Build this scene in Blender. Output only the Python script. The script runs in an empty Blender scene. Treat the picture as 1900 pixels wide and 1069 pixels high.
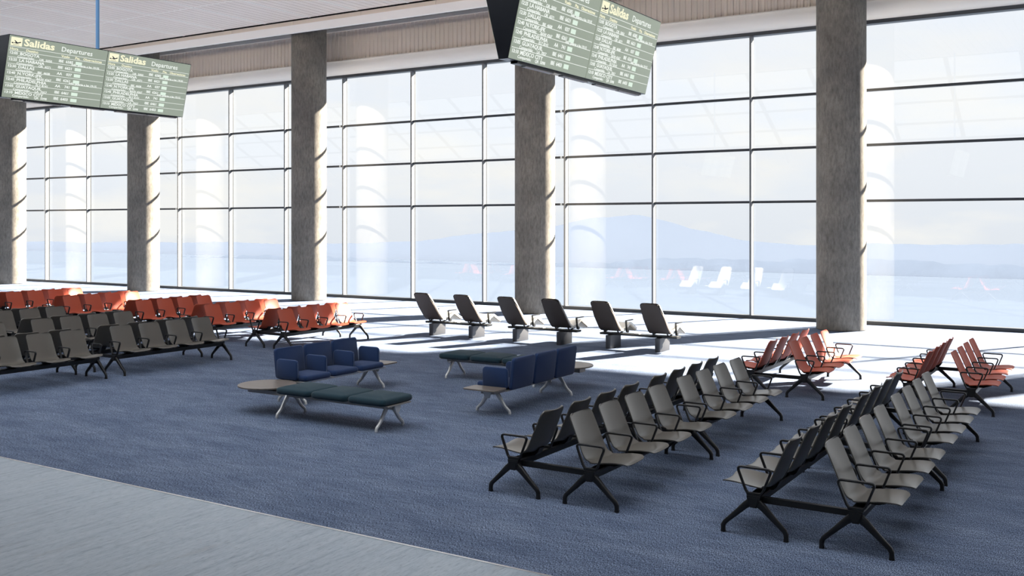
import bpy, bmesh, math, random
from mathutils import Vector, Matrix
random.seed(4)
SC = bpy.context.scene
COL = SC.collection
PI = math.pi

# ---------------------------------------------------------------- materials
def new_mat(name):
    m = bpy.data.materials.new(name); m.use_nodes = True
    nt = m.node_tree
    for n in list(nt.nodes): nt.nodes.remove(n)
    out = nt.nodes.new('ShaderNodeOutputMaterial')
    return m, nt, out
def nd(nt, t, **kw):
    n = nt.nodes.new(t)
    for k, v in kw.items():
        if k in n.inputs: n.inputs[k].default_value = v
        else: setattr(n, k, v)
    return n
def lk(nt, a, b): nt.links.new(a, b)
def c4(c): return (c[0], c[1], c[2], 1)

def plain(name, col, rough=.5, metal=0., spec=.5, noise=0., nscale=30., bump=0., sheen=0.):
    m, nt, out = new_mat(name)
    b = nd(nt, 'ShaderNodeBsdfPrincipled')
    b.inputs['Base Color'].default_value = c4(col)
    b.inputs['Roughness'].default_value = rough
    b.inputs['Metallic'].default_value = metal
    b.inputs['Specular IOR Level'].default_value = spec
    if sheen: b.inputs['Sheen Weight'].default_value = sheen
    if noise or bump:
        tc = nd(nt, 'ShaderNodeTexCoord')
        n = nd(nt, 'ShaderNodeTexNoise'); n.inputs['Scale'].default_value = nscale; n.inputs['Detail'].default_value = 3
        lk(nt, tc.outputs['Object'], n.inputs['Vector'])
        if noise:
            r = nd(nt, 'ShaderNodeMapRange')
            r.inputs['To Min'].default_value = 1-noise; r.inputs['To Max'].default_value = 1+noise
            lk(nt, n.outputs['Fac'], r.inputs['Value'])
            mx = nd(nt, 'ShaderNodeVectorMath', operation='SCALE')
            mx.inputs[0].default_value = col; lk(nt, r.outputs[0], mx.inputs['Scale'])
            lk(nt, mx.outputs[0], b.inputs['Base Color'])
        if bump:
            bp = nd(nt, 'ShaderNodeBump'); bp.inputs['Strength'].default_value = bump; bp.inputs['Distance'].default_value = .002
            lk(nt, n.outputs['Fac'], bp.inputs['Height']); lk(nt, bp.outputs[0], b.inputs['Normal'])
    lk(nt, b.outputs[0], out.inputs[0])
    return m

def ramp(nt, stops):
    r = nd(nt, 'ShaderNodeValToRGB'); e = r.color_ramp.elements
    while len(e) < len(stops): e.new(.5)
    for i, (p, c) in enumerate(stops):
        e[i].position = p; e[i].color = c4(c)
    return r
def mapping(nt, scale, rot=(0,0,0), coord='Object'):
    tc = nd(nt, 'ShaderNodeTexCoord'); mp = nd(nt, 'ShaderNodeMapping')
    mp.inputs['Scale'].default_value = scale; mp.inputs['Rotation'].default_value = rot
    lk(nt, tc.outputs[coord], mp.inputs['Vector'])
    return mp
def mulcol(nt, a, b):
    m = nd(nt, 'ShaderNodeMix', data_type='RGBA', blend_type='MULTIPLY')
    m.inputs[0].default_value = 1
    lk(nt, a, m.inputs[6]); lk(nt, b, m.inputs[7]); return m.outputs[2]

def carpet_mat():
    m, nt, out = new_mat('woven_blue_carpet')
    b = nd(nt, 'ShaderNodeBsdfPrincipled'); b.inputs['Roughness'].default_value = .95; b.inputs['Specular IOR Level'].default_value = .12
    mp = mapping(nt, (.55, 1.5, 1), (0, 0, .55)); n1 = nd(nt, 'ShaderNodeTexNoise'); n1.inputs['Scale'].default_value = 1.6; n1.inputs['Detail'].default_value = 7; n1.inputs['Roughness'].default_value = .66
    lk(nt, mp.outputs[0], n1.inputs['Vector'])
    r1 = ramp(nt, [(.28, (.078, .104, .166)), (.5, (.116, .146, .216)), (.72, (.158, .192, .266))]); lk(nt, n1.outputs['Fac'], r1.inputs[0])
    mp2 = mapping(nt, (130, 42, 1), (0, 0, .35)); n2 = nd(nt, 'ShaderNodeTexNoise'); n2.inputs['Scale'].default_value = 1; n2.inputs['Detail'].default_value = 2
    lk(nt, mp2.outputs[0], n2.inputs['Vector'])
    r2 = ramp(nt, [(.36, (.22, .24, .28)), (.52, (1, 1, 1)), (.66, (1.9, 1.9, 1.85))]); lk(nt, n2.outputs['Fac'], r2.inputs[0])
    mp3 = mapping(nt, (2.2, 9, 1), (0, 0, .5)); n3 = nd(nt, 'ShaderNodeTexNoise'); n3.inputs['Scale'].default_value = 1.5; n3.inputs['Detail'].default_value = 5; n3.inputs['Roughness'].default_value = .7
    lk(nt, mp3.outputs[0], n3.inputs['Vector'])
    r3 = ramp(nt, [(.3, (.78, .79, .81)), (.5, (1, 1, 1)), (.7, (1.22, 1.21, 1.18))]); lk(nt, n3.outputs['Fac'], r3.inputs[0])
    lk(nt, mulcol(nt, mulcol(nt, r1.outputs[0], r2.outputs[0]), r3.outputs[0]), b.inputs['Base Color'])
    bp = nd(nt, 'ShaderNodeBump'); bp.inputs['Strength'].default_value = .5; bp.inputs['Distance'].default_value = .004
    lk(nt, n2.outputs['Fac'], bp.inputs['Height']); lk(nt, bp.outputs[0], b.inputs['Normal'])
    lk(nt, b.outputs[0], out.inputs[0]); return m

def stone_mat():
    m, nt, out = new_mat('streaked_grey_stone')
    b = nd(nt, 'ShaderNodeBsdfPrincipled'); b.inputs['Roughness'].default_value = .42; b.inputs['Specular IOR Level'].default_value = .45
    mp = mapping(nt, (9, .8, 1), (0, 0, .1)); n1 = nd(nt, 'ShaderNodeTexNoise'); n1.inputs['Scale'].default_value = 1.6; n1.inputs['Detail'].default_value = 9; n1.inputs['Roughness'].default_value = .68
    lk(nt, mp.outputs[0], n1.inputs['Vector'])
    r1 = ramp(nt, [(.28, (.19, .225, .275)), (.46, (.325, .375, .43)), (.75, (.41, .455, .50))]); lk(nt, n1.outputs['Fac'], r1.inputs[0])
    mp2 = mapping(nt, (80, 11, 1), (0, 0, .1)); n2 = nd(nt, 'ShaderNodeTexNoise'); n2.inputs['Scale'].default_value = 1; n2.inputs['Detail'].default_value = 4; n2.inputs['Roughness'].default_value = .7
    lk(nt, mp2.outputs[0], n2.inputs['Vector'])
    r2 = ramp(nt, [(.3, (.48, .49, .52)), (.44, (.93, .93, .93)), (.7, (1.14, 1.13, 1.1))]); lk(nt, n2.outputs['Fac'], r2.inputs[0])
    mp3 = mapping(nt, (2.2, .32, 1), (0, 0, .12)); n3 = nd(nt, 'ShaderNodeTexNoise'); n3.inputs['Scale'].default_value = 1.5; n3.inputs['Detail'].default_value = 3
    lk(nt, mp3.outputs[0], n3.inputs['Vector'])
    r3 = ramp(nt, [(.62, (1, 1, 1)), (.72, (.93, .86, .82))]); lk(nt, n3.outputs['Fac'], r3.inputs[0])
    lk(nt, mulcol(nt, mulcol(nt, r1.outputs[0], r2.outputs[0]), r3.outputs[0]), b.inputs['Base Color'])
    lk(nt, b.outputs[0], out.inputs[0]); return m

def concrete_mat():
    m, nt, out = new_mat('board_marked_concrete')
    b = nd(nt, 'ShaderNodeBsdfPrincipled'); b.inputs['Roughness'].default_value = .85; b.inputs['Specular IOR Level'].default_value = .25
    mp = mapping(nt, (17, 17, 5.5)); n1 = nd(nt, 'ShaderNodeTexNoise'); n1.inputs['Scale'].default_value = 1; n1.inputs['Detail'].default_value = 7; n1.inputs['Roughness'].default_value = .72
    lk(nt, mp.outputs[0], n1.inputs['Vector'])
    r1 = ramp(nt, [(.30, (.15, .135, .117)), (.5, (.235, .214, .188)), (.72, (.31, .287, .255))]); lk(nt, n1.outputs['Fac'], r1.inputs[0])
    n2 = nd(nt, 'ShaderNodeTexNoise'); n2.inputs['Scale'].default_value = 1.1; n2.inputs['Detail'].default_value = 5
    tc = nd(nt, 'ShaderNodeTexCoord'); lk(nt, tc.outputs['Object'], n2.inputs['Vector'])
    r2 = ramp(nt, [(.3, (.72, .72, .72)), (.65, (1.15, 1.13, 1.1))]); lk(nt, n2.outputs['Fac'], r2.inputs[0])
    lk(nt, mulcol(nt, r1.outputs[0], r2.outputs[0]), b.inputs['Base Color'])
    bp = nd(nt, 'ShaderNodeBump'); bp.inputs['Strength'].default_value = .35; bp.inputs['Distance'].default_value = .01
    lk(nt, n1.outputs['Fac'], bp.inputs['Height']); lk(nt, bp.outputs[0], b.inputs['Normal'])
    lk(nt, b.outputs[0], out.inputs[0]); return m

def wood_mat():
    m, nt, out = new_mat('grey_wood_laminate')
    b = nd(nt, 'ShaderNodeBsdfPrincipled'); b.inputs['Roughness'].default_value = .4
    mp = mapping(nt, (3, 45, 3)); n1 = nd(nt, 'ShaderNodeTexNoise'); n1.inputs['Scale'].default_value = 1; n1.inputs['Detail'].default_value = 5
    lk(nt, mp.outputs[0], n1.inputs['Vector'])
    r1 = ramp(nt, [(.3, (.115, .092, .078)), (.7, (.175, .145, .125))]); lk(nt, n1.outputs['Fac'], r1.inputs[0])
    lk(nt, r1.outputs[0], b.inputs['Base Color']); lk(nt, b.outputs[0], out.inputs[0]); return m

def glass_mat(name, tint, f0, gain):
    m, nt, out = new_mat(name)
    g = nd(nt, 'ShaderNodeNewGeometry')
    dt = nd(nt, 'ShaderNodeVectorMath', operation='DOT_PRODUCT'); lk(nt, g.outputs['Normal'], dt.inputs[0]); lk(nt, g.outputs['Incoming'], dt.inputs[1])
    ab = nd(nt, 'ShaderNodeMath', operation='ABSOLUTE'); lk(nt, dt.outputs['Value'], ab.inputs[0])
    om = nd(nt, 'ShaderNodeMath', operation='SUBTRACT'); om.inputs[0].default_value = 1; lk(nt, ab.outputs[0], om.inputs[1])
    pw = nd(nt, 'ShaderNodeMath', operation='POWER'); lk(nt, om.outputs[0], pw.inputs[0]); pw.inputs[1].default_value = 5
    ma = nd(nt, 'ShaderNodeMath', operation='MULTIPLY_ADD'); lk(nt, pw.outputs[0], ma.inputs[0]); ma.inputs[1].default_value = gain; ma.inputs[2].default_value = f0
    mn = nd(nt, 'ShaderNodeMath', operation='MINIMUM'); lk(nt, ma.outputs[0], mn.inputs[0]); mn.inputs[1].default_value = 1
    t = nd(nt, 'ShaderNodeBsdfTransparent'); t.inputs['Color'].default_value = c4(tint)
    gl = nd(nt, 'ShaderNodeBsdfGlossy'); gl.inputs['Roughness'].default_value = 0.0
    mx = nd(nt, 'ShaderNodeMixShader'); lk(nt, mn.outputs[0], mx.inputs[0]); lk(nt, t.outputs[0], mx.inputs[1]); lk(nt, gl.outputs[0], mx.inputs[2])
    lk(nt, mx.outputs[0], out.inputs[0]); return m

def emit(name, col, s):
    m, nt, out = new_mat(name)
    e = nd(nt, 'ShaderNodeEmission'); e.inputs[0].default_value = c4(col); e.inputs[1].default_value = s
    lk(nt, e.outputs[0], out.inputs[0]); return m
def screen_mat():
    m, nt, out = new_mat('lit_departure_screen')
    b = nd(nt, 'ShaderNodeBsdfPrincipled'); b.inputs['Base Color'].default_value = (.03, .035, .03, 1)
    b.inputs['Roughness'].default_value = .28; b.inputs['Specular IOR Level'].default_value = .7
    b.inputs['Emission Color'].default_value = (.80, .92, .72, 1); b.inputs['Emission Strength'].default_value = .35
    lk(nt, b.outputs[0], out.inputs[0]); return m

M = dict(
    carpet=carpet_mat(), stone=stone_mat(), concrete=concrete_mat(), wood=wood_mat(),
    glass=glass_mat('clear_facade_glass', (.955, .965, .975), .045, .8),
    skyglass=glass_mat('skylight_glass', (.97, .98, .985), .03, .6),
    grey=plain('taupe_grey_plastic', (.096, .086, .072), .31, spec=.75),
    orange=plain('orange_red_plastic', (.50, .092, .044), .52, spec=.4),
    black=plain('black_powder_coat', (.012, .012, .013), .42, spec=.4),
    charcoal=plain('charcoal_base_metal', (.07, .07, .075), .4, spec=.5),
    silver=plain('satin_silver_metal', (.62, .61, .60), .38, metal=.35),
    beamgrey=plain('warm_grey_beam_metal', (.30, .28, .26), .45, metal=.2),
    blue=plain('navy_blue_upholstery', (.014, .034, .100), .85, spec=.2, noise=.2, nscale=260, bump=.35, sheen=.15),
    teal=plain('dark_teal_knit', (.014, .036, .050), .9, spec=.2, noise=.35, nscale=170, bump=.6, sheen=.12),
    piping=plain('grey_blue_piping', (.14, .19, .30), .6),
    cream=plain('cream_leather', (.78, .76, .72), .45, noise=.04, nscale=40),
    taupe=plain('taupe_back_shell', (.072, .053, .042), .5),
    beige=plain('beige_leather_underside', (.52, .44, .34), .6),
    alu=plain('grey_anodised_aluminium', (.20, .21, .225), .45, metal=.2),
    darkalu=plain('dark_blue_grey_frame', (.045, .05, .058), .4),
    edge=plain('bright_metal_trim', (.85, .85, .86), .25, metal=.9),
    slat=plain('pale_beige_ceiling_slat', (.87, .745, .645), .6, noise=.05, nscale=1.2),
    strip=plain('white_ceiling_joint', (.95, .87, .78), .6),
    fascia=plain('warm_beige_fascia', (.92, .82, .74), .55),
    ledge=plain('off_white_ledge', (.95, .87, .79), .55),
    corr=plain('corrugated_beige_metal', (.92, .81, .72), .45, metal=.05),
    cove=plain('white_cove_plaster', (.96, .89, .81), .6),
    void=plain('painted_void_shade', (.03, .028, .027), .9),  # near-black colour paints the shade inside the ceiling gaps
    wall=plain('warm_white_wall', (.68, .66, .63), .8),
    frame=plain('black_screen_frame', (.006, .007, .011), .25),
    screen=screen_mat(),
    txt=emit('white_lit_lettering', (.95, 1, .95), 1.0),
    txty=emit('pale_yellow_lit_lettering', (1, .97, .70), 1.0),
    box=emit('pale_green_lit_box', (.80, .95, .82), .95),
    pole=plain('blue_steel_pole', (.20, .42, .74), .35, metal=.2),
    hill=plain('haze_tinted_hills', (.445, .48, .54), 1., spec=0, noise=.05, nscale=.004),  # pale blue base colour stands in for aerial haze
    wood2=plain('haze_tinted_tree_line', (.40, .44, .505), 1., spec=0, noise=.12, nscale=.05),  # distance haze mixed into the tree colour
    ground=plain('haze_tinted_apron', (.062, .076, .101), 1., spec=0, noise=.06, nscale=.01),  # bluish tint replaces haze over the open ground
)

# ---------------------------------------------------------------- mesh helper
class MB:
    def __init__(s): s.v = []; s.f = []; s.mi = []; s.mats = []
    def add(s, vs, fs, mi=0, T=None):
        o = len(s.v)
        for p in vs:
            p = Vector(p)
            s.v.append(tuple(T @ p) if T is not None else tuple(p))
        for f in fs: s.f.append([i+o for i in f]); s.mi.append(mi)
    def box(s, x0, x1, y0, y1, z0, z1, mi=0, T=None):
        vs = [(x0,y0,z0),(x1,y0,z0),(x1,y1,z0),(x0,y1,z0),(x0,y0,z1),(x1,y0,z1),(x1,y1,z1),(x0,y1,z1)]
        s.add(vs, [(0,3,2,1),(4,5,6,7),(0,1,5,4),(1,2,6,5),(2,3,7,6),(3,0,4,7)], mi, T)
    def prism(s, poly, a, b, axis='y', mi=0, T=None):
        n = len(poly)
        def P(u, w, t): return {'y': (u, t, w), 'x': (t, u, w), 'z': (u, w, t)}[axis]
        vs = [P(u, w, a) for u, w in poly] + [P(u, w, b) for u, w in poly]
        fs = [list(range(n)), list(range(2*n-1, n-1, -1))] + [(i, i+n, (i+1) % n + n, (i+1) % n) for i in range(n)]
        s.add(vs, fs, mi, T)
    def sweep(s, pts, secs, closed=False, mi=0, T=None, up=(0,1,0), caps=True):
        """pts: path in 3D; secs: list of (half_w in-plane, half_u along up) per point; rounded-rect section"""
        n = len(pts); P = [Vector(p) for p in pts]; U = Vector(up).normalized(); rings = []
        vs = []
        for i in range(n):
            a = P[(i-1) % n] if (closed or i > 0) else P[i]
            b = P[(i+1) % n] if (closed or i < n-1) else P[i]
            t = (b-a).normalized(); side = t.cross(U).normalized(); u2 = side.cross(t).normalized()
            k = 1.0
            if (closed or 0 < i < n-1):
                t1 = (P[i]-a).normalized(); t2 = (b-P[i]).normalized(); c = max(.5, math.cos(t1.angle(t2, 0)/2)); k = 1/c
            w, h = secs[i] if isinstance(secs, list) else secs
            c = .35
            prof = [(1,-1+c*2*.5),(1,1-c),(1-c,1),(-1+c,1),(-1,1-c),(-1,-1+c),(-1+c,-1),(1-c,-1)]
            for (x, y) in prof: vs.append(P[i] + side*(x*w*k) + u2*(y*h))
        m = 8; fs = []
        for i in range(n if closed else n-1):
            j = (i+1) % n
            for q in range(m):
                r = (q+1) % m; fs.append((i*m+q, i*m+r, j*m+r, j*m+q))
        if not closed and caps:
            fs.append(list(range(m-1, -1, -1))); fs.append([(n-1)*m+q for q in range(m)])
        s.add(vs, fs, mi, T)
    def rings(s, outline, levels, mi=0, T=None):
        """outline(inset)->list of (x,y); levels: (inset,z) from bottom to top, capped"""
        vs = []; fs = []; n = None
        for ins, z in levels:
            o = outline(ins); n = len(o); vs += [(x, y, z) for x, y in o]
        L = len(levels)
        for l in range(L-1):
            for i in range(n):
                j = (i+1) % n; fs.append((l*n+i, l*n+j, (l+1)*n+j, (l+1)*n+i))
        fs.append(list(range(n-1, -1, -1))); fs.append([(L-1)*n+i for i in range(n)])
        s.add(vs, fs, mi, T)
    def cyl(s, cx, cy, z0, z1, r, n=24, mi=0, T=None, r2=None):
        r2 = r if r2 is None else r2
        vs = [(cx+r*math.cos(2*PI*i/n), cy+r*math.sin(2*PI*i/n), z0) for i in range(n)] + [(cx+r2*math.cos(2*PI*i/n), cy+r2*math.sin(2*PI*i/n), z1) for i in range(n)]
        fs = [(i, (i+1) % n, (i+1) % n+n, i+n) for i in range(n)] + [list(range(n-1, -1, -1)), list(range(n, 2*n))]
        s.add(vs, fs, mi, T)
    def build(s, name, mats, parent=None, smooth=None, loc=None):
        me = bpy.data.meshes.new(name); me.from_pydata(s.v, [], s.f)
        if not isinstance(mats, (list, tuple)): mats = [mats]
        for m in mats: me.materials.append(m)
        for p, i in zip(me.polygons, s.mi): p.material_index = i
        bm = bmesh.new(); bm.from_mesh(me); bmesh.ops.recalc_face_normals(bm, faces=bm.faces); bm.to_mesh(me); bm.free()
        if smooth is not None:
            for p in me.polygons: p.use_smooth = True
            me.set_sharp_from_angle(angle=math.radians(smooth))
        o = bpy.data.objects.new(name, me); COL.objects.link(o)
        if parent: o.parent = parent
        if loc: o.location = loc
        return o

def rrect(x0, x1, y0, y1, r, seg=4):
    def f(ins):
        a, b, c, d = x0+ins, x1-ins, y0+ins, y1-ins
        rr = max(.004, min(r-ins*.6, (b-a)/2-.001, (d-c)/2-.001)); pts = []
        for cx, cy, a0 in ((b-rr, d-rr, 0), (a+rr, d-rr, 90), (a+rr, c+rr, 180), (b-rr, c+rr, 270)):
            for k in range(seg+1):
                t = math.radians(a0+90*k/seg); pts.append((cx+rr*math.cos(t), cy+rr*math.sin(t)))
        return pts
    return f

def tag(o, label=None, cat=None, group=None, kind=None):
    if label: o['label'] = label
    if cat: o['category'] = cat
    if group: o['group'] = group
    if kind: o['kind'] = kind
    return o
def empty(name, loc, rz=0):
    o = bpy.data.objects.new(name, None); o.empty_display_size = .2
    COL.objects.link(o); o.location = loc; o.rotation_euler = (0, 0, rz); return o
def copy_tree(o, parent=None):
    c = o.copy(); COL.objects.link(c)
    if parent: c.parent = parent
    for ch in list(o.children): copy_tree(ch, c)
    return c
def struct(o, label, cat): return tag(o, label, cat, kind='structure')

# ---------------------------------------------------------------- camera
TH = math.radians(32.06)
cam = bpy.data.cameras.new('camera'); co = bpy.data.objects.new('camera', cam); COL.objects.link(co)
co.location = (0, 0, 2.8); co.rotation_euler = (PI/2, 0, TH)
cam.sensor_width = 36; cam.lens = 35; cam.shift_y = -(534.5-415)/1900; cam.clip_end = 20000
SC.camera = co
SC.view_settings.view_transform = 'Standard'; SC.view_settings.look = 'None'
SC.view_settings.exposure = 0.0; SC.view_settings.gamma = 1

# ---------------------------------------------------------------- room shell
XL, XR = -66., 22.
GY = 28.6                                       # inner face of the facade mullions
def quadbox(name, m, x0, x1, y0, y1, z0, z1): b = MB(); b.box(x0, x1, y0, y1, z0, z1); return b.build(name, m)
struct(quadbox('floor', M['carpet'], XL, XR, 6.87, 29.1, -.3, 0), 'blue woven carpet floor, sunlit white along the glass facade', 'floor')
struct(quadbox('floor_stone', M['stone'], XL, XR, -14, 6.845, -.3, 0), 'pale streaked stone floor in the bottom corner', 'floor')
struct(quadbox('trim_1', M['edge'], XL, XR, 6.845, 6.87, -.3, .004), 'thin bright metal strip between the stone and the carpet', 'trim')
struct(quadbox('trim_2', M['darkalu'], XL, XR, 28.18, 28.205, -.01, .003), 'thin dark floor line running along the facade foot', 'trim')

b = MB()                                        # slatted ceiling, slats along y with white joints
CZ = 10.0; joint = 2.17; xj0 = -31.0
ys = [11.3, 12.70, 15.96, 19.22, 22.48, 25.7]
k = -17
while True:
    xa = xj0 + k*joint
    if xa > XR: break
    for i in range(7):
        w = (joint-.12)/7; x0 = xa + .12 + i*w
        for j in range(len(ys)-1): b.box(x0, x0+w-.026, ys[j]+.022, ys[j+1]-.022, CZ, CZ+.05, 0)
    b.box(xa+.0, xa+.106, ys[0], ys[-1], CZ-.004, CZ+.05, 1)
    k += 1
for y in ys[1:-1]: b.box(XL, XR, y-.022, y+.022, CZ-.002, CZ+.04, 1)
b.box(XL, XR, ys[0], ys[-1], CZ+.06, CZ+.2, 2)
ceil = b.build('ceiling', [M['slat'], M['strip'], M['void']])
struct(ceil, 'beige slatted ceiling with thin white joints', 'ceiling')
b = MB()
b.box(XL, XR, 11.3, 29.3, 11.2, 11.5); b.box(XL, XR, 11.1, 11.3, 10.0, 11.5)
struct(b.build('ceiling_roof', M['void']), 'roof slab above the slatted ceiling, coloured dark for void shade', 'ceiling')

b = MB()                                        # bulkhead between ceiling and columns
x = XL; n = 0
while x < XR:                                   # jointed fascia panels
    b.box(x+.006, min(x+3.13, XR)-.006, 25.80, 25.86, 9.82, 9.98, 0); x += 3.13
b.box(XL, XR, 25.86, 26.0, 9.84, 10.6, 2)  # dark block paints the shade of the slit above the fascia
b.prism([(25.76, 9.83), (25.80, 9.84), (26.02, 9.84), (26.05, 9.60), (25.98, 9.585), (25.92, 9.61)], XL, XR, 'x', 1)
b.box(XL, XR, 26.03, 26.10, 9.60, 11.2, 2)
struct(b.build('trim_3', [M['fascia'], M['ledge'], M['void']]), 'beige fascia bulkhead with pale lower ledge under the ceiling edge', 'trim')
b = MB()                                        # corrugated wall above the glass
pts = []; x = XL
while x < XR:
    pts += [(x, 28.20), (x+.075, 28.20), (x+.095, 28.235), (x+.167, 28.235)]; x += .187
vs = [(p[0], p[1], 8.86) for p in pts] + [(p[0], p[1], 10.02) for p in pts]; n = len(pts)
b.add(vs, [(i, i+1, i+1+n, i+n) for i in range(n-1)], 0)
b.box(XL, XR, 28.28, 28.36, 8.86, 11.2, 0)
b.box(XL, XR, 28.15, 28.30, 10.0, 10.13, 1)
b.box(XL, XR, 28.30, 29.3, 10.13, 11.2, 2)
b.box(XL, XR, 28.85, 29.1, 8.44, 11.2, 1)
prof = [(28.14, 8.90), (28.14, 8.86)]
for i in range(7):
    t = i/6*PI/2; prof.append((28.16+.40*(1-math.cos(t)), 8.86-.42*math.sin(t)))
prof += [(28.62, 8.43), (28.9, 8.43), (28.9, 8.90)]
b.prism(prof, XL, XR, 'x', 3)
struct(b.build('wall_facade', [M['corr'], M['ledge'], M['void'], M['cove']], smooth=40), 'corrugated metal band with white cove above the glass', 'wall')

# rear of the hall: sloped skylight, low soffit and walls
struct(quadbox('ceiling_soffit', M['cove'], XL, XR, -14, 5.4, 6.8, 7.0), 'low white soffit behind the viewer', 'ceiling')
struct(quadbox('wall_back', M['wall'], XL, XR, -14.3, -14, 0, 7), 'plain warm white rear wall', 'wall')
def endwall(x0, x1, name, lab):
    b = MB(); b.box(x0, x1, -14, 5.4, 0, 7); b.prism([(5.4, 0), (11.2, 0), (11.2, 10.3), (5.4, 7)], x0, x1, 'x'); b.box(x0, x1, 11.2, 29.1, 0, 11.4)
    struct(b.build(name, M['wall']), lab, 'wall')
endwall(XL-.3, XL, 'wall_left', 'plain end wall far along the hall'); endwall(XR, XR+.3, 'wall_right', 'plain end wall beyond the orange benches')
b = MB(); g = MB()
A = Vector((0, 11.2, 10.12)); B = Vector((0, 5.4, 6.9))
for k in range(30):
    x = XL + k*2.95
    b.sweep([(x, A.y, A.z), (x, B.y, B.z)], (.06, .09), up=(1, 0, 0)); b.sweep([(x, B.y, B.z+.05), (x-.1, B.y-1.6, B.z-.75)], (.08, .08), up=(1, 0, 0))
for t in (.02, .26, .52, .78, .99):
    p = A.lerp(B, t); b.box(XL, XR, p.y-.08, p.y+.08, p.z-.05, p.z+.05)
sk = struct(b.build('window_1', M['darkalu']), 'sloped skylight glazing bars behind the viewer', 'window')
nrm = Vector((0, -(A.z-B.z), A.y-B.y)).normalized()*.02
g.add([(XL, A.y, A.z), (XR, A.y, A.z), (XR, B.y, B.z), (XL, B.y, B.z)] + [tuple(Vector((x, p.y, p.z))+nrm) for x, p in ((XL, A), (XR, A), (XR, B), (XL, B))],
      [(0,1,2,3),(4,7,6,5),(0,4,5,1),(1,5,6,2),(2,6,7,3),(3,7,4,0)])
g.build('glass_pane', M['skyglass'], sk)

b = MB(); p0, p1 = Vector((0, 11.2, 10.3)), Vector((0, 5.4, 7.0)); b.prism([(11.2, 10.25), (5.4, 7.02), (5.4, 7.3), (11.2, 10.55)], 1.5, XR, 'x')
struct(b.build('ceiling_light_block', M['cove']), 'added unseen roof panel blocking the skylight on the right', 'ceiling')  # unseen panel added to cut skylight and darken the right-hand carpet
# facade: one window per bay between column axes
TZ = [(3.435, .035), (4.985, .035), (6.51, .035)]
MX = [-63.2, -60., -56.9, -53.8, -50.7, -47.5, -44.38, -41.17, -38.0, -34.87, -31.71, -28.56, -25.51, -22.24, -19.12, -15.89, -12.76, -9.63, -6.5, -.2, 2.9, 6.05, 9.2, 12.3, 15.5]
edges = [XL, -53.95, -44.55, -35.05, -25.7, -16.05, -6.62, 2.8, 12.4, XR]
for wi in range(9):
    xa, xb = edges[wi], edges[wi+1]
    root = MB(); root.box(xa, xb, 28.60, 28.86, 8.33, 8.45); root.box(xa, xb, 28.60, 28.86, 0, .10)
    ro = struct(root.build('window_%d' % (wi+2), M['darkalu']), 'floor to ceiling glazed facade bay with dark transoms', 'window')
    ms = [x for x in MX if xa <= x < xb]
    cuts = [xa] + ms + [xb]
    for x in ms:
        q = MB(); q.box(x-.030, x+.030, 28.62, 28.79, .10, 8.33); q.box(x-.026, x+.026, 28.815, 28.85, .10, 8.33, 1); q.build('mullion', [M['alu'], M['darkalu']], ro)
    for z, h in TZ:
        for a, c in zip(cuts, cuts[1:]):
            q = MB(); q.box(a+.033, c-.033, 28.68, 28.79, z-h, z+h); q.build('transom', M['darkalu'], ro)
    zs = [.10] + [z for z, _ in TZ] + [8.33]
    for a, c in zip(cuts, cuts[1:]):
        q = MB(); q.box(a, c, 28.79, 28.815, .08, 8.35); q.build('glass_pane', M['glass'], ro)

# columns
def column(x, label):
    b = MB(); n = 64; r = .635
    prof = [(r-.02, 0), (r, .02)] + [(r, z) for z in (2, 4, 6, 8, 10)] + [(r, 11.2)]
    vs = []; fs = []
    for rr, z in prof: vs += [(rr*math.cos(2*PI*i/n), rr*math.sin(2*PI*i/n), z) for i in range(n)]
    for l in range(len(prof)-1):
        for i in range(n): fs.append((l*n+i, l*n+(i+1) % n, (l+1)*n+(i+1) % n, (l+1)*n+i))
    b.add(vs, fs)
    o = b.build('concrete_column', M['concrete'], smooth=30, loc=(x, 27.02, 0))
    tag(o, label, 'column', 'round concrete columns along the facade')
COLX = [(-44.55, 'round concrete column at the far left end of the glass facade'),
        (-35.05, 'round concrete column below the small end of the left departure board'),
        (-25.72, 'round concrete column left of the loungers, behind the long orange bench rows'),
        (-16.07, 'round concrete column directly behind the lounger seats'),
        (-6.62, 'round concrete column standing behind the orange bench in full sun'),
        (2.8, 'round concrete column past the right edge, seen by its floor shadow')]
for x, l in COLX: column(x, l)
column(-53.95, 'round concrete column beyond the left edge of the view')

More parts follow.
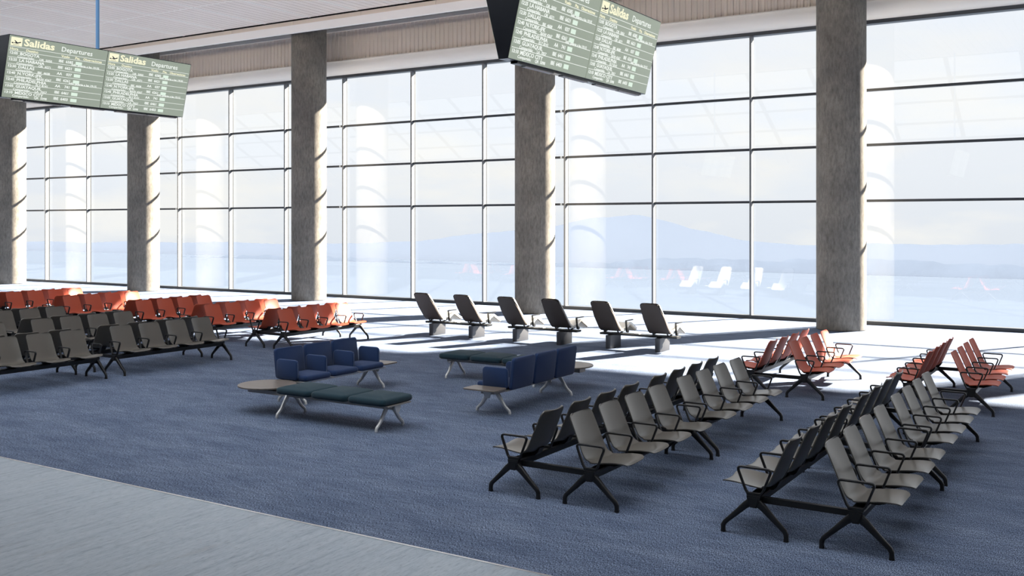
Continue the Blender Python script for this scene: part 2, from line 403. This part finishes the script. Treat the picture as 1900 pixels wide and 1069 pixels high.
# ---------------------------------------------------------------- beam seating
SP = .635; W2 = .245
def catmull(P, n):
    out = []
    for i in range(len(P)-1):
        p0 = P[max(i-1, 0)]; p1 = P[i]; p2 = P[i+1]; p3 = P[min(i+2, len(P)-1)]
        for k in range(n):
            t = k/n
            out.append(tuple(.5*((2*p1[a])+(-p0[a]+p2[a])*t+(2*p0[a]-5*p1[a]+4*p2[a]-p3[a])*t*t+(-p0[a]+3*p1[a]-3*p2[a]+p3[a])*t**3) for a in range(2)))
    out.append(P[-1]); return out
def shell_mesh(mat, name):
    prof = catmull([(.335, .418), (.30, .436), (.20, .436), (.06, .418), (-.04, .410), (-.10, .428), (-.145, .485), (-.195, .60), (-.255, .74), (-.295, .83), (-.312, .868)], 4)
    n = len(prof); ns = 13; top = []; nor = []
    for i, (x, z) in enumerate(prof):
        a = prof[max(i-1, 0)]; c = prof[min(i+1, n-1)]; tx, tz = c[0]-a[0], c[1]-a[1]; L = math.hypot(tx, tz); nx, nz = tz/L, -tx/L   # towards sitter
        if nz < 0 and i < n//2: nx, nz = -nx, -nz
        nor.append((nx, nz))
    # arc length for rounded ends
    s = [0]
    for i in range(1, n): s.append(s[-1]+math.dist(prof[i], prof[i-1]))
    T = s[-1]; vs = []
    for side in (0, 1):
        for i in range(n):
            d0, d1 = s[i], T-s[i]; f = s[i]/T
            w = W2*(1-.05*max(0, (f-.55)/.45))
            for d, rc in ((d0, .075), (d1, .07)):
                if d < rc: w -= rc*(1-math.sqrt(max(0, 1-((rc-d)/rc)**2)))
            nx, nz = nor[i]
            dish = .016 if f < .42 else .030
            for j in range(ns):
                u = -1+2*j/(ns-1); y = u*w
                off = dish*(u*u) - (0.011 if side else 0)
                x, z = prof[i]
                sx, sz = (nx, nz) if (nx*.5+nz) > 0 else (-nx, -nz)
                vs.append((x+sx*off, y, z+sz*off))
    N = n*ns; fs = []
    for i in range(n-1):
        for j in range(ns-1):
            a = i*ns+j; fs.append((a, a+1, a+ns+1, a+ns)); fs.append((N+a, N+a+ns, N+a+ns+1, N+a+1))
    for i in range(n-1):
        a = i*ns; fs.append((a, a+ns, N+a+ns, N+a)); a = i*ns+ns-1; fs.append((a, N+a, N+a+ns, a+ns))
    for j in range(ns-1):
        a = j; fs.append((a, N+a, N+a+1, a+1)); a = (n-1)*ns+j; fs.append((a, a+1, N+a+1, N+a))
    b = MB(); b.add(vs, fs); return b
def fillet(P, r, seg=4, closed=True):
    out = []; n = len(P)
    for i in range(n):
        p = Vector(P[i])
        if not closed and i in (0, n-1): out.append(tuple(p)); continue
        a = Vector(P[(i-1) % n]); c = Vector(P[(i+1) % n])
        d1 = (a-p); d2 = (c-p); k = min(r, d1.length*.45, d2.length*.45)
        q1 = p+d1.normalized()*k; q2 = p+d2.normalized()*k
        for t in range(seg+1):
            u = t/seg; out.append(tuple((q1*(1-u)+p*u)*(1-u)+(q1*0+p*(1-u)+q2*u)*u))
    return out
def arm_mb():
    b = MB()
    loop = fillet([(-.066, 0, .375), (-.160, 0, .612), (.160, 0, .612), (.066, 0, .375)], .045, 5)
    b.sweep(loop, (.0095, .017), closed=True)
    b.prism([(-.062, .366), (.062, .366), (.072, .392), (-.072, .392)], -.019, .019, 'y'); return b
def hub_mb():
    b = MB()
    b.prism([(-.062, .366), (.062, .366), (.058, .34), (.028, .262), (-.028, .262), (-.058, .34)], -.03, .03, 'y')
    b.prism([(-.05, .352), (.05, .352), (.022, .27), (-.022, .27)], -.036, .036, 'y'); return b
def leg_mb(sg):
    b = MB()
    P = [(.018*sg, 0, .318), (.08*sg, 0, .272), (.16*sg, 0, .195), (.235*sg, 0, .125), (.272*sg, 0, .090), (.287*sg, 0, .062), (.288*sg, 0, .03), (.288*sg, 0, 0)]
    S = [(.036, .026), (.031, .025), (.025, .022), (.021, .020), (.020, .0195), (.0195, .019), (.019, .019), (.022, .021)]
    b.sweep(P, S); return b
def bracket_mb():
    b = MB()
    b.prism([(-.09, .368), (.13, .368), (.24, .405), (.24, .418), (.05, .405), (-.06, .400), (-.10, .412), (-.13, .45), (-.15, .45), (-.12, .395)], -.05, .05, 'y'); return b
L4 = 4*SP
def bench_proto(colour):
    root = empty('beam_bench', (0, 0, 0))
    mats = M[colour]; cache = {}
    def put(key, make, name, m, T, sm=None):
        if key not in cache:
            o = make().build(name, m, root, smooth=sm); cache[key] = o
        else:
            o = cache[key].copy(); COL.objects.link(o); o.parent = root
        o.location = T[0]; o.rotation_euler = (0, 0, T[1])
    for row, (ox, rz) in enumerate(((0, 0), (-.885, PI))):
        for i in range(4):
            y = SP*(i+.5)
            put('shell', lambda: shell_mesh(mats, 'x'), 'seat_shell', mats, ((ox, y, 0), rz), 50)
            put('br', bracket_mb, 'seat_bracket', M['black'], ((ox, y, 0), rz))
        for i in range(5): put('arm', arm_mb, 'armrest', M['black'], ((ox, SP*i, 0), rz), 40)
        for y in (0, L4):
            put('hub', hub_mb, 'hub', M['black'], ((ox, y, 0), rz))
            put('legp', lambda: leg_mb(1), 'leg', M['black'], ((ox, y, 0), 0), 50)
            put('legm', lambda: leg_mb(-1), 'leg', M['black'], ((ox, y, 0), 0), 50)
        def beam():
            b = MB(); b.prism([(-.055, .368), (.055, .368), (.06, .355), (.048, .292), (.035, .286), (-.035, .286), (-.048, .292), (-.06, .355)], .031, L4-.031, 'y'); return b
        put('beam', beam, 'beam', M['black'], ((ox, 0, 0), 0))
    for y in (.09, L4-.09):
        def cb():
            b = MB(); b.box(-.83, -.055, -.026, .026, .292, .345); return b
        put('cross', cb, 'cross_beam', M['black'], ((0, y, 0), 0))
    return root
PROTO = {}
GRP = {'grey': 'grey back-to-back beam benches', 'orange': 'orange back-to-back beam benches'}
def bench(colour, x, y, label):
    if colour not in PROTO: o = PROTO[colour] = bench_proto(colour)
    else: o = copy_tree(PROTO[colour])
    o.location = (x, y, 0); tag(o, label, 'bench', GRP[colour])
bench('grey', -4.55, 8.72, 'grey back-to-back bench starting the row beside the blue sofas, nearer the stone floor')
bench('grey', -4.55, 11.47, 'grey back-to-back bench ending the row beside the blue sofas, next to the sunlit orange bench')
bench('grey', -2.007, 8.70, 'grey back-to-back bench at the bottom right corner, nearest bench to the viewer')
bench('grey', -2.007, 11.46, 'grey back-to-back bench between the bottom right grey bench and the rightmost orange bench')
bench('orange', -4.48, 15.96, 'orange back-to-back bench in full sun in front of the rightmost column')
bench('orange', -2.035, 15.92, 'rightmost orange back-to-back bench, half shaded at the right edge')
bench('grey', -16.02, 8.79, 'grey back-to-back bench cut by the left edge, front of the left cluster')
bench('grey', -16.02, 11.72, 'grey back-to-back bench closest to the blue sofas in the left cluster, all four seats clear')
bench('orange', -16.04, 16.04, 'orange back-to-back bench nearest the loungers, legs clear of other benches')
bench('grey', -18.52, 8.79, 'grey back-to-back bench at the left edge, second bench back from the stone floor')
bench('grey', -18.52, 11.72, 'grey back-to-back bench in the second row of the left cluster, behind the clear four seats')
bench('orange', -18.44, 16.04, 'second orange back-to-back bench from the loungers in the left cluster')
bench('grey', -20.98, 11.72, 'grey back-to-back bench furthest back in the left cluster, just below the orange seats')
bench('orange', -20.93, 16.02, 'third orange back-to-back bench from the loungers, middle of the left cluster')
bench('orange', -23.92, 16.02, 'fourth orange back-to-back bench from the loungers, with one bright sunlit seat back')
bench('orange', -26.55, 16.02, 'orange back-to-back bench at the left edge under the far column')

# ---------------------------------------------------------------- corner sofas (blue seats + teal stools)
def pad(x0, x1, y0, y1, z0, z1, r, crown=.02):
    b = MB(); h = z1-z0
    b.rings(rrect(x0, x1, y0, y1, r, 5), [(.03, z0), (.006, z0+h*.14), (0, z0+h*.35), (0, z0+h*.60), (.006, z0+h*.80), (.022, z0+h*.94), (.05, z1), (.11, z1+crown*.6), (.19, z1+crown)])
    return b
def panel(w, h, t, r, T, bend=0):
    """upright padded panel: w along local x, h up, thickness t"""
    b = MB()
    b.rings(rrect(-w/2, w/2, 0, h, r, 5), [(.014, -t/2), (.003, -t/2+.008), (0, -t/2+.018), (0, t/2-.018), (.003, t/2-.008), (.014, t/2)])
    R = Matrix(((1, 0, 0), (0, 0, -1), (0, 1, 0))).to_4x4()
    b.v = [tuple(T @ (R @ Vector((x, y, z-bend*(x/(w/2))**2)))) for x, y, z in b.v]
    return b
def sofa_leg(sg, along):
    P = [(.02, .335), (.07, .30), (.13, .22), (.20, .125), (.245, .085), (.275, .062), (.287, .035), (.287, 0)]
    S = [(.026, .022), (.030, .022), (.026, .02), (.021, .018), (.020, .017), (.019, .017), (.018, .017), (.018, .017)]
    b = MB()
    if along == 'x': b.sweep([(u*sg, 0, z) for u, z in P], S, up=(0, 1, 0))
    else: b.sweep([(0, u*sg, z) for u, z in P], S, up=(1, 0, 0))
    return b
def sofa_proto():
    root = empty('corner_sofa', (0, 0, 0))
    # blue run along +y, seats facing +x
    y0 = .645; P = .655
    for i in range(3):
        ya = y0+P*i
        s = pad(-.22, .305, ya+.03, ya+P-.03, .362, .452, .05, .016).build('seat_cushion', M['blue'], root, smooth=60)
        q = MB(); q.sweep([(-.19, ya+.036, .358), (.295, ya+.036, .358), (.295, ya+P-.036, .358), (-.19, ya+P-.036, .358)], (.006, .005), closed=True, up=(0, 0, 1)); q.build('piping', M['piping'], s)
        T = Matrix.Translation((-.275, ya+P/2, .365)) @ Matrix.Rotation(math.radians(-7), 4, 'Y') @ Matrix.Rotation(PI/2, 4, 'Z')
        panel(.614, .475, .062, .055, T, bend=.022).build('backrest', M['blue'], root, smooth=60)
    for i in range(4):
        ya = y0+P*i; ya += .012 if i == 0 else (-.012 if i == 3 else 0)
        T = Matrix.Translation((-.055, ya, .372))
        a = panel(.44, .315, .052, .06, T).build('armrest', M['blue'], root, smooth=60)
        q = MB()
        o = rrect(-.275, .165, .372, .687, .06, 5)(.004)
        q.sweep([(x, ya-.002, z) for x, z in o], (.0045, .006), closed=True, up=(0, 1, 0)); q.build('piping', M['piping'], a)
    b = MB(); b.box(-.10, .12, .42, 2.72, .302, .362); b.box(-.26, .30, y0, y0+3*P, .345, .362); b.build('beam', M['beamgrey'], root)
    for y in (.70, 2.575):
        for sg in (-1, 1):
            l = sofa_leg(sg, 'x').build('leg', M['silver'], root, smooth=50, loc=(0, y, 0)); q = MB(); q.cyl(.287*sg, 0, 0, .018, .021, 16); q.build('foot', M['edge'], l)
    # teal stools run along +x
    x0 = .655; Q = .675
    for i in range(3):
        xa = x0+Q*i
        pad(xa+.012, xa+Q-.012, -.335, .335, .362, .455, .07, .028).build('stool_cushion', M['teal'], root, smooth=60)
    b = MB(); b.box(-.12, 2.62, -.10, .10, .290, .345); b.box(x0, x0+3*Q, -.25, .25, .345, .362); b.build('beam', M['beamgrey'], root)
    for x in (.67, 2.51):
        for sg in (-1, 1):
            l = sofa_leg(sg, 'y').build('leg', M['silver'], root, smooth=50, loc=(x, 0, 0)); q = MB(); q.cyl(0, .287*sg, 0, .018, .021, 16); q.build('foot', M['edge'], l)
    for pts, ax, a, c in (([(-.07, .345), (.07, .345), (.035, .245), (-.035, .245)], 'x', 2.62, 2.65), ([(-.07, .345), (.07, .345), (.035, .245), (-.035, .245)], 'y', 2.72, 2.75)):
        q = MB(); q.prism(pts, a, c, ax); q.build('end_plate', M['silver'], root)
    # tables
    def disc(ins): return [(.13+(.43-ins)*math.cos(2*PI*i/48), .05+(.43-ins)*math.sin(2*PI*i/48)) for i in range(48)]
    q = MB(); q.rings(disc, [(.012, .382), (0, .387), (0, .402), (.004, .406)]); t = q.build('round_table_top', M['wood'], root, smooth=30); t['label'] = 'round wood table top over the corner'
    q = MB(); q.cyl(.13, .05, .345, .383, .10); q.build('table_plate', M['beamgrey'], root)
    q = MB(); q.rings(rrect(-.29, .28, 2.64, 2.98, .05, 5), [(.012, .382), (0, .387), (0, .402), (.004, .406)]); t = q.build('side_table_top', M['wood'], root, smooth=30); t['label'] = 'small rectangular wood table top at the end'
    q = MB(); q.box(-.10, .10, 2.66, 2.80, .362, .383); q.build('table_plate', M['beamgrey'], root)
    return root
s1 = sofa_proto(); s1.location = (-11.115, 10.605, 0)
tag(s1, 'corner sofa with three blue seats facing its teal cushions, round table towards the stone floor', 'sofa', 'corner sofas with blue seats and teal cushions')
s2 = copy_tree(s1); s2.location = (-8.04, 14.89, 0); s2.rotation_euler = (0, 0, PI)
tag(s2, 'corner sofa showing its three blue backs, teal cushions behind, beside the grey bench row', 'sofa', 'corner sofas with blue seats and teal cushions')

# ---------------------------------------------------------------- loungers facing the glass
def lounge_strip(prof, w0, w1, th, rtop, rend):
    """prof: (y,z) from back top to foot end; builds an upholstered strip of thickness th below/behind"""
    P = catmull(prof, 4); n = len(P); s = [0]
    for i in range(1, n): s.append(s[-1]+math.dist(P[i], P[i-1]))
    T = s[-1]; ns = 9; vs = []
    for side in (0, 1):
        for i, (y, z) in enumerate(P):
            a = P[max(i-1, 0)]; c = P[min(i+1, n-1)]; ty, tz = c[0]-a[0], c[1]-a[1]; L = math.hypot(ty, tz); ny, nz = -tz/L, ty/L
            w = w0+(w1-w0)*min(1, s[i]/(T*.45))
            for d, r in ((s[i], rtop), (T-s[i], rend)):
                if d < r: w -= r*(1-math.sqrt(max(0, 1-((r-d)/r)**2)))
            for j in range(ns):
                u = -1+2*j/(ns-1); o = (-th if side else 0) + (0.012*(u*u) if not side else 0)
                vs.append((u*w, y+ny*o, z+nz*o))
    N = n*ns; fs = []
    for i in range(n-1):
        for j in range(ns-1):
            a = i*ns+j; fs.append((a, a+1, a+ns+1, a+ns)); fs.append((N+a, N+a+ns, N+a+ns+1, N+a+1))
        a = i*ns; fs.append((a, a+ns, N+a+ns, N+a)); a = i*ns+ns-1; fs.append((a, N+a, N+a+ns, a+ns))
    for j in range(ns-1):
        a = j; fs.append((a, N+a, N+a+1, a+1)); a = (n-1)*ns+j; fs.append((a, a+1, N+a+1, N+a))
    b = MB(); b.add(vs, fs); return b
def lounger_proto():
    root = empty('lounger_pair', (0, 0, 0))
    D = 1.195
    back = [(-.66, 1.085), (-.50, .88), (-.34, .68), (-.16, .48), (-.06, .415)]
    front = [(-.625, 1.09), (-.46, .89), (-.30, .69), (-.13, .49), (0, .425), (.18, .455), (.34, .535), (.42, .548), (.52, .50), (.70, .41), (.78, .385)]
    for i in range(2):
        x = D*i
        o = lounge_strip(front, .205, .25, .04, .09, .05).build('seat_cushion', M['cream'], root, smooth=50, loc=(x, 0, 0))
        o = lounge_strip([(y-.022, z-.004) for y, z in back], .212, .252, .022, .09, .01).build('back_shell', M['taupe'], root, smooth=50, loc=(x, 0, 0))
        q = lounge_strip([(.30, .487), (.40, .505), (.50, .455), (.68, .368), (.76, .343)], .235, .235, .018, .02, .05).build('footrest_underside', M['beige'], root, smooth=50, loc=(x, 0, 0))
        ed = MB()                                   # dark edge band around the top of the back
        pts = []
        for k in range(13):
            t = PI*k/12; u = math.cos(t); pts.append((.218*math.copysign(abs(u)**.35, u), -.66-.0+.012*(1-math.sin(t)**.4)*2, 1.085-.075*(1-math.sin(t)**.5)))
        pts = [(.232, -.49, .86)] + pts + [(-.232, -.49, .86)]
        ed.sweep(pts, (.012, .010), up=(0, .78, .62)); ed.build('edge_band', M['black'], root, smooth=50, loc=(x, 0, 0))
        for sg in (-1, 1):
            q = MB(); q.sweep(fillet([(sg*.275, .15, .352), (sg*.275, .10, .612), (sg*.275, .44, .612)], .03, 4, False), (.012, .022), up=(1, 0, 0)); q.build('armrest', M['black'], root, smooth=40, loc=(x, 0, 0))
            q = MB(); q.sweep([(sg*.17, -.045, .335), (sg*.17, -.245, .535)], (.012, .016), up=(1, 0, 0)); q.build('back_strut', M['charcoal'], root, smooth=40, loc=(x, 0, 0))
            q = MB(); q.sweep([(sg*.20, -.02, .35), (sg*.20, .20, .39)], (.014, .014), up=(1, 0, 0)); q.build('seat_support', M['black'], root, smooth=40, loc=(x, 0, 0))
        q = MB(); q.rings(rrect(-.062, .062, -.285, .285, .03, 4), [(.006, 0), (0, .008), (0, .30)]); q.build('pedestal', M['charcoal'], root, smooth=40, loc=(x, .02, 0))
        q = MB(); q.cyl(0, 0, 0, .03, .035, 16, T=Matrix.Translation((.26, .20, .37)) @ Matrix.Rotation(PI/2, 4, 'Y')); q.build('recline_knob', M['black'], root, smooth=40, loc=(x, 0, 0))
    b = MB(); b.prism([(-.12, .345), (-.13, .33), (-.11, .30), (.09, .30), (.11, .33), (.10, .345)], -.27, D+.40, 'x'); b.build('beam', M['black'], root)
    q = MB(); q.box(D*.5-.05, D*.5+.07, -.06, .06, .345, .362); q.build('power_socket', M['cream'], root)
    return root
LG = 'lounger pairs facing the glass facade'
l1 = lounger_proto(); l1.location = (-14.92, 20.26, 0); tag(l1, 'pair of reclining loungers furthest from the orange benches on the right, left of the column', 'lounger', LG)
l2 = copy_tree(l1); l2.location = (-12.46, 20.26, 0); tag(l2, 'middle pair of reclining loungers, standing before the column', 'lounger', LG)
l3 = copy_tree(l1); l3.location = (-10.0, 20.26, 0); tag(l3, 'pair of reclining loungers at the right end of the row, one pedestal in column shade', 'lounger', LG)

# ---------------------------------------------------------------- departure boards
def text_mesh(parts):
    """parts: (string, x, y, size, xscale, material index, weight) -> MB in the XY plane"""
    out = MB()
    for s, x, y, size, xs, mi, wt in parts:
        if s[0] == '\0':
            out.box(x, x+size, y, y+xs, 0, .0012, mi); continue
        cu = bpy.data.curves.new('t', 'FONT'); cu.body = s; cu.size = size; cu.offset = wt*size; cu.resolution_u = 2; cu.extrude = .0006
        ob = bpy.data.objects.new('t', cu); COL.objects.link(ob)
        dg = bpy.context.evaluated_depsgraph_get(); me = bpy.data.meshes.new_from_object(ob.evaluated_get(dg))
        out.add([(x+v.co.x*xs, y+v.co.y, v.co.z+.0006) for v in me.vertices], [tuple(p.vertices) for p in me.polygons], mi)
        bpy.data.objects.remove(ob); bpy.data.curves.remove(cu); bpy.data.meshes.remove(me)
    return out
SW, SH = 1.965, 1.10
def screen_text():
    P = []
    P.append(('Salidas', .275, SH-.150, .170, 1.32, 1, .030)); P.append(('Departures', 1.00, SH-.145, .125, 1.12, 0, .008))
    ln = lambda y: P.append(('\0', .02, y, SW-.04, .007, 0, 0))
    ln(SH-.195)
    for s, x in (('Hora', .03), ('Destino', .33), ('Vuelo', 1.02), ('Pta.', 1.30), ('Observaciones', 1.47)):
        P.append((s, x, SH-.250, .060, 1.22 if s != 'Observaciones' else 1.1, 1, .022))
    ln(SH-.268)
    rows = [('12:05', 'BOGOTA', 'QR  5050', 'IBE  6585', 'Info. puerta a las 19:35'), ('12:25', 'LA HABANA', 'QR  6571', 'IBE  6621', ''), ('12:30', 'DALLAS', 'IBE  4608', 'AA    037', ''),
            ('12:40', 'N.YORK-JFK', 'BAW 4267', 'IBE  6261', 'Info. puerta a las 19:15'), ('12:45', 'PHILADELPHIA', 'ELY 8141', 'AA    741', ''), ('13:05', 'GUAYAQUIL', 'LA  7057', 'IBE  6461', ''), ('13:10', 'MEXICO CITY', 'QR  5098', 'IBE  6403', '')]
    H = .1165
    for i, (t, d, q, f, o) in enumerate(rows):
        y = SH-.268-H*i
        P.append((t, .03, y-.056, .062, 1.15, 0, .026)); P.append((d, .225, y-.060, .072, 1.22, 0, .024))
        P.append(('Compartido:', .185, y-.108, .054, 1.15, 0, .020)); P.append((q, .60, y-.108, .055, 1.15, 0, .020))
        P.append((f, .98, y-.078, .068, 1.12, 0, .024)); P.append(('\0', 1.325, y-.086, .13, .060, 2, 0))
        if o: P.append((o, 1.245, y-.110, .054, 1.18, 0, .022))
        if i < 6: ln(y-H+.002)
    # take-off pictogram
    P.append(('\0', .03, SH-.175, .21, .15, 1, 0))
    return text_mesh(P)
def board(X, Y0, zb, zceil, label):
    root = empty('departure_board', (X-.065, Y0+1.98, zb))
    a = math.radians(13.6); L2 = 1.98
    ca, sa = math.cos(a), math.sin(a); h = SH+.02
    b = MB()
    prof = [(.065, 0), (.065+h*sa, h*ca), (-.065-h*sa, h*ca), (-.065, 0)]
    b.prism(prof, -L2, L2, 'y'); b.box(-.05, .05, -L2+.25, L2-.12, -.025, 0)
    b.build('housing', M['frame'], root)
    for y in (-1.15, -.2, .75, 1.5): q = MB(); q.box(-.035, .035, y-.36, y+.34, -.036, -.025); q.build('bottom_rail', M['fascia'], root)
    for side in (1, -1):
        for k in range(2):
            ya = (-L2+.008+k*1.978) if side == 1 else (L2-.008-k*1.978)
            # local axes: u along +-y, v up the slope, n outward
            u = Vector((0, side, 0)); v = Vector((side*sa, 0, ca)); nn = Vector((side*ca, 0, -sa))
            o = Vector((side*.066, ya, .008)) + nn*.001
            Mx = Matrix(((u.x, v.x, nn.x, o.x), (u.y, v.y, nn.y, o.y), (u.z, v.z, nn.z, o.z), (0, 0, 0, 1)))
            key = 'scr'
            if key not in BC:
                s = MB(); s.rings(rrect(0, SW, 0, SH, .006, 2), [(0, 0), (0, .006), (.001, .007)]); so = s.build('screen', M['screen'], root)
                lt = TX.build('lettering', [M['txt'], M['txty'], M['box']], so, loc=(0, 0, .0075))
                pm = MB(); pts = [(.065, .075), (.085, .072), (.105, .083), (.165, .075), (.235, .10), (.24, .112), (.225, .115), (.175, .098), (.125, .132), (.11, .132), (.14, .095), (.10, .088), (.08, .095), (.07, .092)]
                n_ = len(pts); pm.add([(x, SH-.20+y, 0) for x, y in pts] + [(x, SH-.20+y, .0015) for x, y in pts], [list(range(n_)), list(range(n_, 2*n_))] + [(i, (i+1) % n_, (i+1) % n_+n_, i+n_) for i in range(n_)])
                pm.box(.09, .21, SH-.145, SH-.139, 0, .0015)
                pm.build('pictogram', M['frame'], so, loc=(-.02, -.012, .0088)); BC[key] = so
            else: so = copy_tree(BC[key], root)
            so.matrix_local = Mx
    q = MB(); q.cyl(0, 0, h*ca, zceil-zb, .034, 20); q.build('hanging_pole', M['pole'], root, smooth=40)
    tag(root, label, 'departure board', 'double-sided departure boards hung from the ceiling')
BC = {}; TX = screen_text()
board(-6.40, 10.12, 4.79, 10.0, 'hanging departure board cut by the top edge, over the lounger and column area')
board(-17.0, 10.12, 5.04, 10.0, 'hanging departure board at the top left with its blue pole visible')

# ---------------------------------------------------------------- outdoors
def ridge(name, pts, dist, depth, mat, label, jag, seed, cat):
    """pts: (horizontal angle tan from the hall's long axis..., height) in world metres"""
    rnd = random.Random(seed); b = MB(); vs = []; fs = []
    n = 220; x0, x1 = pts[0][0], pts[-1][0]; prev = []
    for i in range(n):
        x = x0+(x1-x0)*i/(n-1)
        for (a, c) in zip(pts, pts[1:]):
            if a[0] <= x <= c[0]: t = (x-a[0])/(c[0]-a[0]); t = t*t*(3-2*t)*.5+t*.5; h = a[1]+(c[1]-a[1])*t; break
        h += jag*(rnd.random()-.5)+jag*.8*math.sin(x*.011+seed)
        ln = math.hypot(x, dist)
        vs += [(x, dist-(h+160)*.55, -160), (x, dist-(h+80)*.5, -80+h*.0), (x, dist, h), (x, dist+depth, -160)]  # near slope shaped steep to stay unlit, keeping the haze tone even
    for i in range(n-1):
        for j in range(3): a = i*4+j; fs.append((a, a+4, a+5, a+1))
    b.add(vs, fs); o = b.build(name, mat, smooth=25); struct(o, label, cat); return o
def dirpt(u, v, Y):
    fx, fy = -math.sin(TH), math.cos(TH); k = (u-950)/1847.2
    dx, dy = fx+k*math.cos(TH), fy+k*math.sin(TH); s = Y/dy
    return (dx*s, 2.8-(v-415)/1847.2*s)
hp = [(-200, 452), (100, 449), (330, 449), (640, 453), (760, 447), (900, 434), (1000, 422), (1100, 405), (1180, 400), (1225, 409), (1290, 425), (1390, 445), (1500, 456), (1620, 453), (1900, 452), (2300, 440)]
P = [dirpt(u, v, 2600) for u, v in hp]
ridge('hills', P, 2600, 500, M['hill'], 'mountain ridge beyond the glass, haze put into its pale colour', 3, 2, 'hills')
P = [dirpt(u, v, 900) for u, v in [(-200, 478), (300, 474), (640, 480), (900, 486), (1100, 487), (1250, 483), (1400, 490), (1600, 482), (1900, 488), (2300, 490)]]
ridge('hills_trees', P, 900, 120, M['wood2'], 'low tree line below the ridge, faint from haze put into its colour', 3.2, 5, 'trees')
b = MB(); b.add([(-9000, 30, -4), (9000, 30, -4), (9000, 3600, -160), (-9000, 3600, -160), (-9000, 30, -8), (9000, 30, -8), (9000, 3600, -164), (-9000, 3600, -164)], [(0,1,2,3),(7,6,5,4),(0,4,5,1),(1,5,6,2),(2,6,7,3),(3,7,4,0)])
struct(b.build('ground', M['ground']), 'open ground sloping away outside, haze put into its blue tint', 'ground')

# ---------------------------------------------------------------- light
S_EL = math.radians(31.4); S_AZ = math.radians(30)
sd = Vector((math.sin(S_AZ)*math.cos(S_EL), math.cos(S_AZ)*math.cos(S_EL), math.sin(S_EL)))
sun = bpy.data.lights.new('sun', 'SUN'); sun.energy = 59; sun.angle = math.radians(1.4); sun.color = (1, .90, .745)
so = bpy.data.objects.new('sun', sun); COL.objects.link(so); so.rotation_euler = (-sd).to_track_quat('-Z', 'Y').to_euler(); so.location = (20, 60, 40)

w = bpy.data.worlds.new('sky'); SC.world = w; w.use_nodes = True; nt = w.node_tree
for n in list(nt.nodes): nt.nodes.remove(n)
out = nd(nt, 'ShaderNodeOutputWorld'); bg = nd(nt, 'ShaderNodeBackground')
tc = nd(nt, 'ShaderNodeTexCoord'); sx = nd(nt, 'ShaderNodeSeparateXYZ'); lk(nt, tc.outputs['Generated'], sx.inputs[0])
rp = ramp(nt, [(0, (.80, .82, .85)), (.48, (.90, .935, .98)), (.53, (1.0, 1.03, 1.065)), (.64, (.98, 1.03, 1.10)), (.72, (.99, 1.05, 1.13)), (.84, (3.4, 3.5, 3.6)), (1, (4.1, 4.2, 4.35))])
mr = nd(nt, 'ShaderNodeMapRange'); mr.inputs['From Min'].default_value = -1; mr.inputs['From Max'].default_value = 1; lk(nt, sx.outputs['Z'], mr.inputs['Value']); lk(nt, mr.outputs[0], rp.inputs[0])
mp = nd(nt, 'ShaderNodeMapping'); mp.inputs['Scale'].default_value = (3.2, 3.2, 11); lk(nt, tc.outputs['Generated'], mp.inputs['Vector'])
cn = nd(nt, 'ShaderNodeTexNoise'); cn.inputs['Scale'].default_value = 1.7; cn.inputs['Detail'].default_value = 6; cn.inputs['Roughness'].default_value = .55; lk(nt, mp.outputs[0], cn.inputs['Vector'])
cr = ramp(nt, [(.46, (0, 0, 0)), (.66, (1, 1, 1))]); lk(nt, cn.outputs['Fac'], cr.inputs[0])
mx = nd(nt, 'ShaderNodeMix', data_type='RGBA'); mx.inputs[7].default_value = (1.09, 1.075, 1.03, 1)
zr = nd(nt, 'ShaderNodeMapRange'); zr.inputs['From Min'].default_value = .25; zr.inputs['From Max'].default_value = .08; lk(nt, sx.outputs['Z'], zr.inputs['Value'])
mm = nd(nt, 'ShaderNodeMath', operation='MULTIPLY'); lk(nt, cr.outputs[0], mm.inputs[0]); lk(nt, zr.outputs[0], mm.inputs[1]); lk(nt, mm.outputs[0], mx.inputs[0])
lk(nt, rp.outputs[0], mx.inputs[6]); lk(nt, mx.outputs[2], bg.inputs[0]); bg.inputs[1].default_value = 1.0
lk(nt, bg.outputs[0], out.inputs[0])
def portal(loc, rot, sx_, sy_):
    l = bpy.data.lights.new('window_portal', 'AREA'); l.shape = 'RECTANGLE'; l.size = sx_; l.size_y = sy_; l.energy = 1
    l.cycles.is_portal = True
    o = bpy.data.objects.new('window_portal', l); COL.objects.link(o); o.location = loc; o.rotation_euler = rot
portal((-22, 29.15, 4.2), (-PI/2, 0, 0), 88, 8.5)
dv = (A-B).normalized(); nn = Vector((0, dv.z, -dv.y))
portal(((XL+XR)/2, 8.3, 8.55), nn.to_track_quat('-Z', 'Y').to_euler(), 88, 6.7)
SC.cycles.max_bounces = 10; SC.cycles.diffuse_bounces = 5; SC.cycles.glossy_bounces = 4; SC.cycles.transparent_max_bounces = 24
SC.cycles.sample_clamp_indirect = 6; SC.cycles.caustics_reflective = False; SC.cycles.caustics_refractive = False
SC.cycles.use_denoising = True
